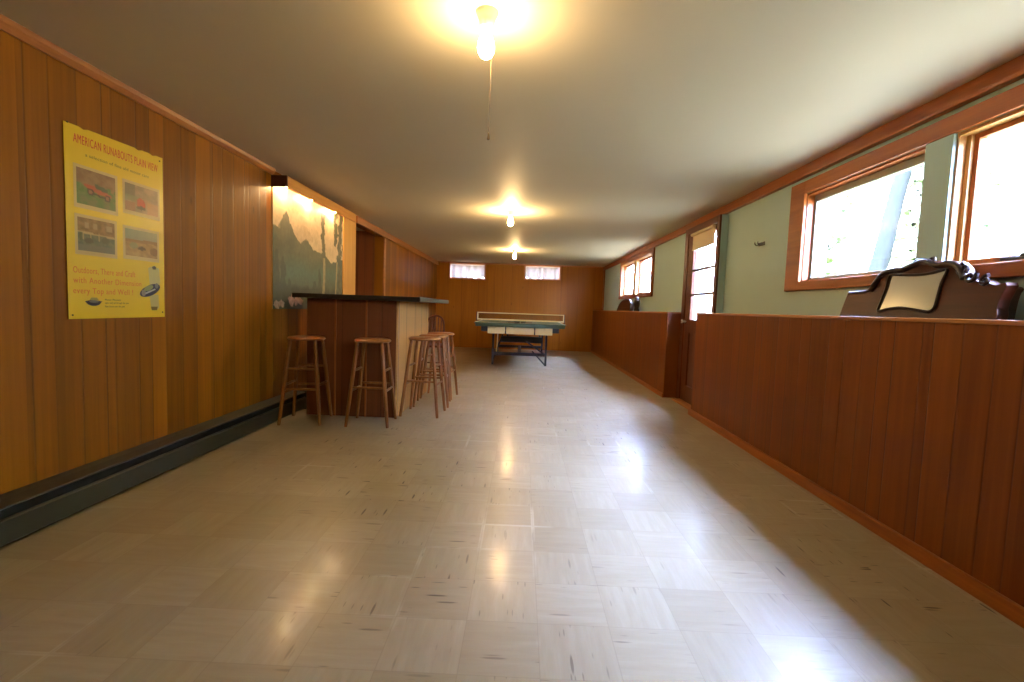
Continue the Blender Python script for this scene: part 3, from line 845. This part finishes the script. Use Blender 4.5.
# ------------------------------------------------------------------ arch back chair behind the bar
ch = thing('wooden_chair', 'dark wooden chair with an arched hoop back behind the bar stools', 'chair', (-1.265, 6.75, 0))
cx, cy = -1.265, 6.75
seat = catmull([(-.19, -.2), (0, -.215), (.19, -.2), (.205, 0), (.17, .19), (0, .205), (-.17, .19), (-.205, 0)], 5, True)
bm = NB(); prism(bm, seat, lambda a, b, d_: Vector((cx + a, cy + b, d_)), .425, .455, .006); obj('seat', bm, M['chair'], ch)
for sx in (-1, 1):
    for sy in (-1, 1):
        bm = NB(); tube(bm, [(cx + sx*.19, cy + sy*.19, 0), (cx + sx*.17, cy + sy*.17, .2), (cx + sx*.145, cy + sy*.145, .428)], [.012, .018, .014], 12); obj('leg', bm, M['chair'], ch, True)
for sx in (-1, 1):
    bm = NB(); tube(bm, [(cx + sx*.172, cy - .172, .19), (cx + sx*.172, cy + .172, .19)], .009, 10); obj('stretcher', bm, M['chair'], ch, True)
bm = NB(); tube(bm, [(cx - .172, cy, .19), (cx + .172, cy, .19)], .009, 10); obj('stretcher', bm, M['chair'], ch, True)
hoop = [(cx - .13, cy + .165, .45), (cx - .13, cy + .20, .62), (cx - .124, cy + .225, .74), (cx - .094, cy + .242, .815), (cx - .048, cy + .25, .848), (cx, cy + .252, .856), (cx + .048, cy + .25, .848), (cx + .094, cy + .242, .815), (cx + .124, cy + .225, .74), (cx + .13, cy + .20, .62), (cx + .13, cy + .165, .45)]
bm = NB(); tube(bm, catmull(hoop, 5), .014, 12); obj('back_hoop', bm, M['chair'], ch, True)
for k in range(5):
    f = (k-2)/2; xx = cx + f*.085
    zt = .852 - .05*abs(f)**2.2
    bm = NB(); tube(bm, [(cx + f*.08, cy + .17, .45), (xx, cy + .21, .65), (xx, cy + .248, zt)], .007, 8); obj('spindle', bm, M['chair'], ch, True)

# ------------------------------------------------------------------ table tennis table
tx, ty0, ty1, tz = -.022, 7.95, 10.69, .757
tt = thing('table_tennis_table', 'dark green table tennis table with cream apron boards at the far end of the room', 'table', (tx, (ty0+ty1)/2, 0))
bm = NB(); box(bm, tx - .765, tx + .765, ty0, (ty0+ty1)/2 - .003, tz - .022, tz, .003); box(bm, tx - .765, tx + .765, (ty0+ty1)/2 + .003, ty1, tz - .022, tz, .003)
tp = obj('tabletop', bm, M['table_green'], tt)
bm = NB()
zz = tz + .0006
for a, b, c, d_ in ((tx - .765, tx - .747, ty0 + .004, ty1 - .004), (tx + .747, tx + .765, ty0 + .004, ty1 - .004), (tx - .745, tx + .745, ty0 + .002, ty0 + .02), (tx - .745, tx + .745, ty1 - .02, ty1 - .002), (tx - .0015, tx + .0015, ty0 + .02, ty1 - .02)):
    box(bm, a, b, c, d_, tz - .0002, zz)
o = obj('court_line', bm, M['net_tape'], tp)
bm = NB(); box(bm, tx - .75, tx + .75, ty0 + .012, ty0 + .034, tz - .068, tz - .022, .003); obj('end_rail', bm, M['table_green'], tt)
for sx in (-1, 1):
    bm = NB(); box(bm, tx + sx*.60 - (.05 if sx > 0 else .06), tx + sx*.60 + (.06 if sx > 0 else .05), ty0 + .10, ty1 - .10, tz - .15, tz - .022, .004); obj('side_rail', bm, M['table_dark'], tt)
ax0, ax1 = tx - .547, tx + .547
for a, b in ((ax0, -.275), (-.255, .215), (.237, ax1)):
    bm = NB(); box(bm, a, b, ty0 + .085, ty0 + .105, .570, .690, .004); o = obj('apron_board', bm, M['cream_board'], tt); o['label'] = 'cream painted board under the table end'
for xx in (-.265, .226):
    bm = NB(); box(bm, xx - .009, xx + .009, ty0 + .078, ty0 + .11, .64, tz - .022, .002); obj('hanger', bm, M['table_dark'], tt)
# trestle frames
def trestle(y, mir):
    for sx in (-1, 1):
        bm = NB(); box(bm, tx + sx*.47 - .018, tx + sx*.47 + .018, y - .03, y + .03, 0, tz - .022, .004); obj('leg', bm, M['table_leg'], tt)
    bm = NB(); box(bm, tx - .452, tx + .452, y - .02, y + .02, .17, .225, .004); obj('cross_bar', bm, M['table_leg'], tt)
    bm = NB(); box(bm, tx - .452, tx + .452, y - .02, y + .02, tz - .21, tz - .15, .004); obj('cross_bar', bm, M['table_leg'], tt)
trestle(8.42, 1); trestle(10.1, -1)
bm = NB(); tube(bm, [(tx + .46, 8.40, .02), (tx + .25, 9.1, .19)], .014, 8); obj('brace', bm, M['table_leg'], tt)
bm = NB(); tube(bm, [(tx - .46, 8.46, .10), (tx - .30, 9.4, .6)], .014, 8); obj('brace', bm, M['table_leg'], tt)
bm = NB(); tube(bm, [(tx + .10, 9.05, .40), (tx + .44, 8.44, .21)], .014, 8); obj('brace', bm, M['table_leg'], tt)
bm = NB(); box(bm, tx - .36, tx + .42, 9.0, 9.2, .36, .47, .006); o = obj('stretcher_beam', bm, M['table_dark'], tt)
bm = NB(); box(bm, tx - .03, tx + .03, 8.42, 10.1, .19, .22, .004); obj('stretcher_beam', bm, M['table_leg'], tt)
for xx in (-.25, .36):
    obj('beam_hanger', xbox(tx + xx, tx + xx + .03, 9.08, 9.12, .45, tz - .022, .003), M['table_dark'], tt)
bm = NB(); tube(bm, [(-.40, 8.20, .60), (-.41, 8.28, .40), (-.425, 8.36, .235)], .010, 8); o = obj('prop_stick', bm, M['cream_board'], tt, True); o['label'] = 'thin pale stick hanging below the apron board'

ne = thing('table_tennis_net', 'low net with pale tape borders stretched across the green table', 'net', (tx, 9.32, tz))
nx0, nx1, nz0, nz1 = tx - .85, tx + .85, tz + .004, tz + .155
bm = NB(); box(bm, nx0, nx1, 9.316, 9.326, nz1 - .018, nz1, .002); obj('top_tape', bm, M['net_tape'], ne)
bm = NB(); box(bm, nx0, nx1, 9.316, 9.326, nz0, nz0 + .026, .002); obj('bottom_tape', bm, M['net_tape'], ne)
for xx in (nx0, nx1 - .022):
    bm = NB(); box(bm, xx, xx + .022, 9.314, 9.328, nz0, nz1, .002); obj('side_tape', bm, M['net_tape'], ne)
bm = NB(); box(bm, nx0 + .022, nx1 - .022, 9.3205, 9.3215, nz0 + .026, nz1 - .018); obj('mesh', bm, M['net'], ne)
for sx in (-1, 1):
    bm = NB(); xx = tx + sx*.858
    tube(bm, [(xx, 9.321, tz - .05), (xx, 9.321, nz1 + .004)], .008, 10)
    box(bm, min(xx, tx + sx*.70), max(xx, tx + sx*.70), 9.305, 9.337, tz - .036, tz - .024, .002)
    obj('clamp_post', bm, M['steel_dark'], ne)

def paddle(x, y, rot, label):
    t = thing('table_tennis_paddle', label, 'paddle', (x, y, tz), 0, 'paddles on the table')
    R = Matrix.Rotation(rot, 3, 'Z'); o_ = Vector((x, y, tz + .0008))
    blade = [(.075*math.cos(a), .08 + .08*math.sin(a)) for a in [2*PI*k/24 for k in range(24)]]
    f = lambda a, b, d_: o_ + R @ Vector((a, b, d_))
    bm = NB(); prism(bm, blade, f, .004, .010); obj('blade', bm, M['paddle_wood'], t)
    for a, b in ((0, .004), (.010, .016)):
        bm = NB(); prism(bm, [(p*.98, (q - .08)*.98 + .08) for p, q in blade], f, a, b); obj('rubber', bm, M['rubber_red'], t)
    bm = NB(); prism(bm, [(-.013, -.09), (.013, -.09), (.014, .02), (-.014, .02)], f, -.0005, .030, .003); obj('handle', bm, M['rubber_red'], t)
paddle(-.11, 8.16, .9, 'dark table tennis paddle lying on the green table edge, left one')
paddle(.05, 8.16, -.7, 'dark table tennis paddle lying on the green table edge, right one')

# ------------------------------------------------------------------ ceiling lamps
def lamp(x, y, label, chain=False):
    t = thing('ceiling_lamp', label, 'lamp', (x, y, ZC), 0, 'bare bulb ceiling lamps')
    bm = NB(); lathe(bm, [(0, 0), (.042, 0), (.038, -.012), (.034, -.02), (.030, -.032), (.026, -.052), (.023, -.056), (0, -.056)], 28, (x, y, ZC)); obj('lamp_holder', bm, M['porcelain'], t, True)
    bm = NB(); lathe(bm, [(.013, -.05), (.014, -.066), (.021, -.085), (.029, -.107), (.0315, -.125), (.029, -.142), (.021, -.156), (.010, -.163), (0, -.165)], 20, (x, y, ZC)); obj('bulb', bm, M['bulb' if chain else 'bulb_strong'], t, True)
    if chain:
        cb = NB(); px = x + .012; tube(cb, [(px, y + .028, ZC - .03), (px, y + .075, ZC - .036), (px + .002, y + .08, ZC - .2), (px, y + .08, 1.685)], .0009, 6)
        c_ = obj('pull_chain', cb, M['chain'], t, True)
        bm = NB(); lathe(bm, [(0, .03), (.003, .028), (.0055, .012), (.0055, .004), (0, 0)], 10, (px, y + .08, 1.657)); obj('pull_knob', bm, M['chain'], c_, True)
lamp(-.168, 1.82, 'bare lit ceiling bulb nearest the viewer, with a pull chain', True)
lamp(-.165, 5.40, 'bare lit ceiling bulb in the middle of the room, second from viewer')
lamp(-.175, 8.95, 'bare lit ceiling bulb farthest away, above the green table')

# ------------------------------------------------------------------ headboards on the ledge
LZ = 1.0305
def LN(x, z): return x + .012 + (z - LZ)*.27
hb = thing('headboard', 'dark mahogany mirror-back headboard with carved crest on the ledge under the near windows', 'headboard', (1.84, 2.35, LZ))
left = [(2.788, LZ), (2.787, 1.08), (2.784, 1.165), (2.765, 1.172), (2.707, 1.167), (2.64, 1.170), (2.593, 1.184), (2.58, 1.228), (2.555, 1.265), (2.53, 1.28), (2.485, 1.285), (2.408, 1.280), (2.373, 1.300), (2.329, 1.308)]
right = [(2.28, 1.300), (2.228, 1.281), (2.18, 1.285), (2.138, 1.278), (2.099, 1.25), (2.075, 1.216), (2.045, 1.198), (2.01, 1.188), (1.982, 1.19), (1.953, 1.176), (1.93, 1.169), (1.894, 1.177), (1.884, 1.165), (1.888, 1.139), (1.893, 1.108), (1.89, 1.073), (1.879, 1.05), (1.879, LZ)]
outline = left + right
HX0, HX1 = 1.815, 1.862
bm = NB(); prism(bm, outline, lambda a, b, d_: Vector((LN(d_, b), a, b)), HX0, HX1, .004)
body = obj('back_board', bm, M['mahogany'], hb)
# carved crest moulding following the top
ridge = [(2.775, 1.168), (2.707, 1.168), (2.64, 1.172), (2.60, 1.182), (2.582, 1.225), (2.558, 1.262), (2.53, 1.276), (2.485, 1.283), (2.43, 1.282), (2.38, 1.296), (2.329, 1.310), (2.28, 1.303), (2.228, 1.284), (2.18, 1.288), (2.138, 1.280), (2.10, 1.252), (2.072, 1.216)]
bm = NB()
pts = [(LN(HX0 - .008, b), a, b - .012) for a, b in catmull(ridge[3:], 4)]
tube(bm, pts, [.015 for i in range(len(pts))], 10)
tube(bm, [(LN(HX0 + .004, b), a, b - .004) for a, b in catmull(ridge[:4], 4)], .009, 8)
o = obj('crest_moulding', bm, M['mahogany_dark'], hb, True); o['label'] = 'carved dark crest moulding'
def scroll(y, z, r, turns, dirn, start, rad=.009):
    bm = NB(); pts = []
    for k in range(26):
        f = k/25; a = start + dirn*turns*2*PI*f; rr = r*(1 - .8*f)
        pts.append((LN(HX0 - .004 - .006*f, z + rr*math.sin(a)), y + rr*math.cos(a), z + rr*math.sin(a)))
    tube(bm, pts, [rad*(1 - .3*i/25) for i in range(26)], 8)
    return bm
for args in ((2.088, 1.245, .030, 1.2, -1, 1.2, .010), (2.045, 1.208, .024, 1.2, 1, 2.6), (1.972, 1.188, .022, 1.2, -1, 1.7), (2.27, 1.296, .018, 1.2, 1, .4, .007), (2.36, 1.294, .018, 1.2, -1, 2.6, .007)):
    obj('carved_scroll', scroll(*args), M['mahogany_dark'], hb, True)
mp = [(2.492, 1.070), (2.490, 1.10), (2.486, 1.17), (2.492, 1.225), (2.480, 1.243), (2.40, 1.237), (2.316, 1.232), (2.252, 1.236), (2.190, 1.246), (2.172, 1.238), (2.178, 1.186), (2.172, 1.123), (2.170, 1.085), (2.182, 1.068), (2.209, 1.065), (2.305, 1.077), (2.367, 1.082), (2.436, 1.075), (2.475, 1.066)]
mps = catmull(mp, 4, True)
cm = (sum(p[0] for p in mp)/len(mp), sum(p[1] for p in mp)/len(mp))
bm = NB(); prism(bm, mps, lambda a, b, d_: Vector((LN(d_, b), a, b)), HX0 - .005, HX0 + .002)
mi = obj('mirror_glass', bm, M['mirror'], hb); mi['label'] = 'small wavy-edged mirror'
bm = NB(); tube(bm, [(LN(HX0 - .006, b), cm[0] + (a - cm[0])*1.03, cm[1] + (b - cm[1])*1.05) for a, b in mps + mps[:1]], .007, 8); obj('mirror_rim', bm, M['mahogany_dark'], hb, True)
bm = NB(); prism(bm, catmull([(1.89, LZ), (1.90, 1.08), (1.905, 1.13), (1.90, 1.155), (1.93, 1.155), (1.935, LZ)], 4, False), lambda a, b, d_: Vector((LN(d_, b) - .01, a, b)), HX1 + .012, HX1 + .05, .004); obj('side_post', bm, M['mahogany_dark'], hb)
bm = NB(); prism(bm, [(2.77, LZ), (2.765, 1.11), (2.755, 1.14), (2.72, 1.14), (2.72, LZ)], lambda a, b, d_: Vector((LN(d_, b), a, b)), HX1 + .001, HX1 + .045, .004); obj('side_post', bm, M['mahogany_dark'], hb)

fh = thing('footboard', 'brown arched board leaning on the ledge below the far twin window', 'footboard', (1.85, 8.6, LZ))
arc = catmull([(9.10, LZ), (9.02, 1.09), (8.86, 1.165), (8.64, 1.215), (8.42, 1.235), (8.2, 1.23), (8.05, 1.20), (7.99, 1.12), (7.98, LZ)], 5)
bm = NB(); prism(bm, arc, lambda a, b, d_: Vector((d_, a, b)), 1.80, 1.842, .004); obj('back_board', bm, M['mahogany'], fh)
bm = NB(); tube(bm, [(1.806, a, b - .008) for a, b in arc], .014, 8); obj('rim_moulding', bm, M['mahogany_dark'], fh, True)
bm = NB(); lathe(bm, [(0, 0), (.045, 0), (.048, .02), (.036, .05), (.046, .10), (.048, .17), (.03, .195), (.036, .215), (.02, .235), (0, .24)], 20, (1.885, 7.90, LZ)); obj('side_post', bm, M['mahogany_dark'], fh, True)

# ------------------------------------------------------------------ outside
bm = NB(); box(bm, XW + .17, 60, -30, 60, -.4, -.06); struct('ground', bm, M['lawn'])
bm = NB(); box(bm, -30, XW + .17, YF + .2, 60, .9, 1.2); struct('ground_far', bm, M['lawn'])
def tree(x, y, h, lean, r, label, n, crown, group=None, big=0, zb=0):
    t = thing('tree', label, 'tree', (x, y, zb - .06), 0, group)
    bm = NB(); pts = [(x + lean*k/6*1.0 + .06*math.sin(k*1.3), y + .05*math.sin(k*2.1), zb - .08 + h*k/6) for k in range(7)]
    tube(bm, catmull(pts, 3), [r*(1.25 - .6*i/18) for i in range(19)], 14); obj('trunk', bm, M['bark'], t, True)
    bm = NB(); R = random.Random(int(x*100))
    for cxx, cyy, czz, cr in crown:
        for k in range(n):
            d_ = Vector((R.gauss(0, 1), R.gauss(0, 1), R.gauss(0, 1))).normalized()*cr*R.random()**.4
            p = Vector((x + cxx, y + cyy, czz)) + d_
            a = Vector((R.gauss(0, 1), R.gauss(0, 1), R.gauss(0, 1))).normalized(); b = a.orthogonal().normalized()
            s_ = (.05 + .05*R.random())*(1 + big*4)
            vs = [bm.verts.new(p + a*s_*1.6), bm.verts.new(p + b*s_*.7), bm.verts.new(p - a*s_*1.3), bm.verts.new(p - b*s_*.7)]
            bm.faces.new(vs)
    obj('crown', bm, M['leaf'], t)
tree(5.05, 7.75, 6.0, 1.60, .115, 'pale grey leaning tree trunk seen through the near left window', 500, [(1.4, .2, 5.2, 1.2), (.4, 2.2, 4.2, .9), (2.0, -1.2, 4.6, 1.0)])
# wooded bank behind: rising ground and a row of leafy trees
bm = NB()
prism(bm, [(9.5, -.06), (13, 1.2), (18, 3.6), (26, 5.5), (60, 6.0), (60, -.06)], lambda a, b, d_: Vector((a, d_, b)), -30, 60)
struct('ground_bank', bm, M['lawn'])
RT = random.Random(4)
for k in range(14):
    x = (11.0 if k % 2 else 14.6) + RT.uniform(-.1, .1); y = -5 + k*2.1
    tree(x, y, 8.5 if k % 2 else 9.6, RT.uniform(-.2, .2), .14, 'leafy sunlit tree in the bright woods outside the right windows', 420,
         [(-.1, 0, 2.2, 1.4), (.1, .35, 3.4, 1.5), (-.1, -.35, 4.8, 1.6), (.1, .2, 6.2, 1.6), (0, -.1, 7.6, 1.4)] + ([(0, .1, 9.2, 1.5)] if not k % 2 else []), 'trees in the woods outside', .6, (x - 9.5)*.36)

# ------------------------------------------------------------------ light
wd = bpy.data.worlds.new('sky'); SC.world = wd; wd.use_nodes = True
nt = wd.node_tree
bg = nt.nodes['Background']; bg.inputs['Color'].default_value = (.50, .63, 1.20, 1); bg.inputs['Strength'].default_value = 185.0

# ------------------------------------------------------------------ camera (solved from the photograph's vanishing lines)
f_, pit, yaw, rol = 476.1234, .06916160, -.018686516, .035629830
fw = Vector((math.sin(yaw)*math.cos(pit), math.cos(yaw)*math.cos(pit), -math.sin(pit)))
rt = Vector((math.cos(yaw), -math.sin(yaw), 0)); up = rt.cross(fw)
r2 = rt*math.cos(rol) + up*math.sin(rol); u2 = -rt*math.sin(rol) + up*math.cos(rol)
cam = bpy.data.cameras.new('camera'); co = bpy.data.objects.new('camera', cam); C.objects.link(co)
m = Matrix((r2, u2, -fw)).transposed().to_4x4(); m.translation = (0, 0, 1.01)
co.matrix_world = m
cam.sensor_fit = 'HORIZONTAL'; cam.sensor_width = 36; cam.lens = f_/1024*36; cam.clip_start = .05; cam.clip_end = 300
SC.camera = co
vs = SC.view_settings
vs.view_transform = 'Standard'; vs.look = 'None'; vs.gamma = 1; vs.exposure = 0; vs.use_curve_mapping = False
su = bpy.data.lights.new('sun', 'SUN'); su.energy = 26; su.color = (1, .93, .80); su.angle = math.radians(1)
so = bpy.data.objects.new('sun', su); C.objects.link(so)
so.rotation_euler = Vector((.66, .30, -.69)).to_track_quat('-Z', 'Y').to_euler()
SC.cycles.max_bounces = 10; SC.cycles.diffuse_bounces = 7; SC.cycles.glossy_bounces = 4; SC.cycles.transparent_max_bounces = 16
SC.cycles.sample_clamp_indirect = 8
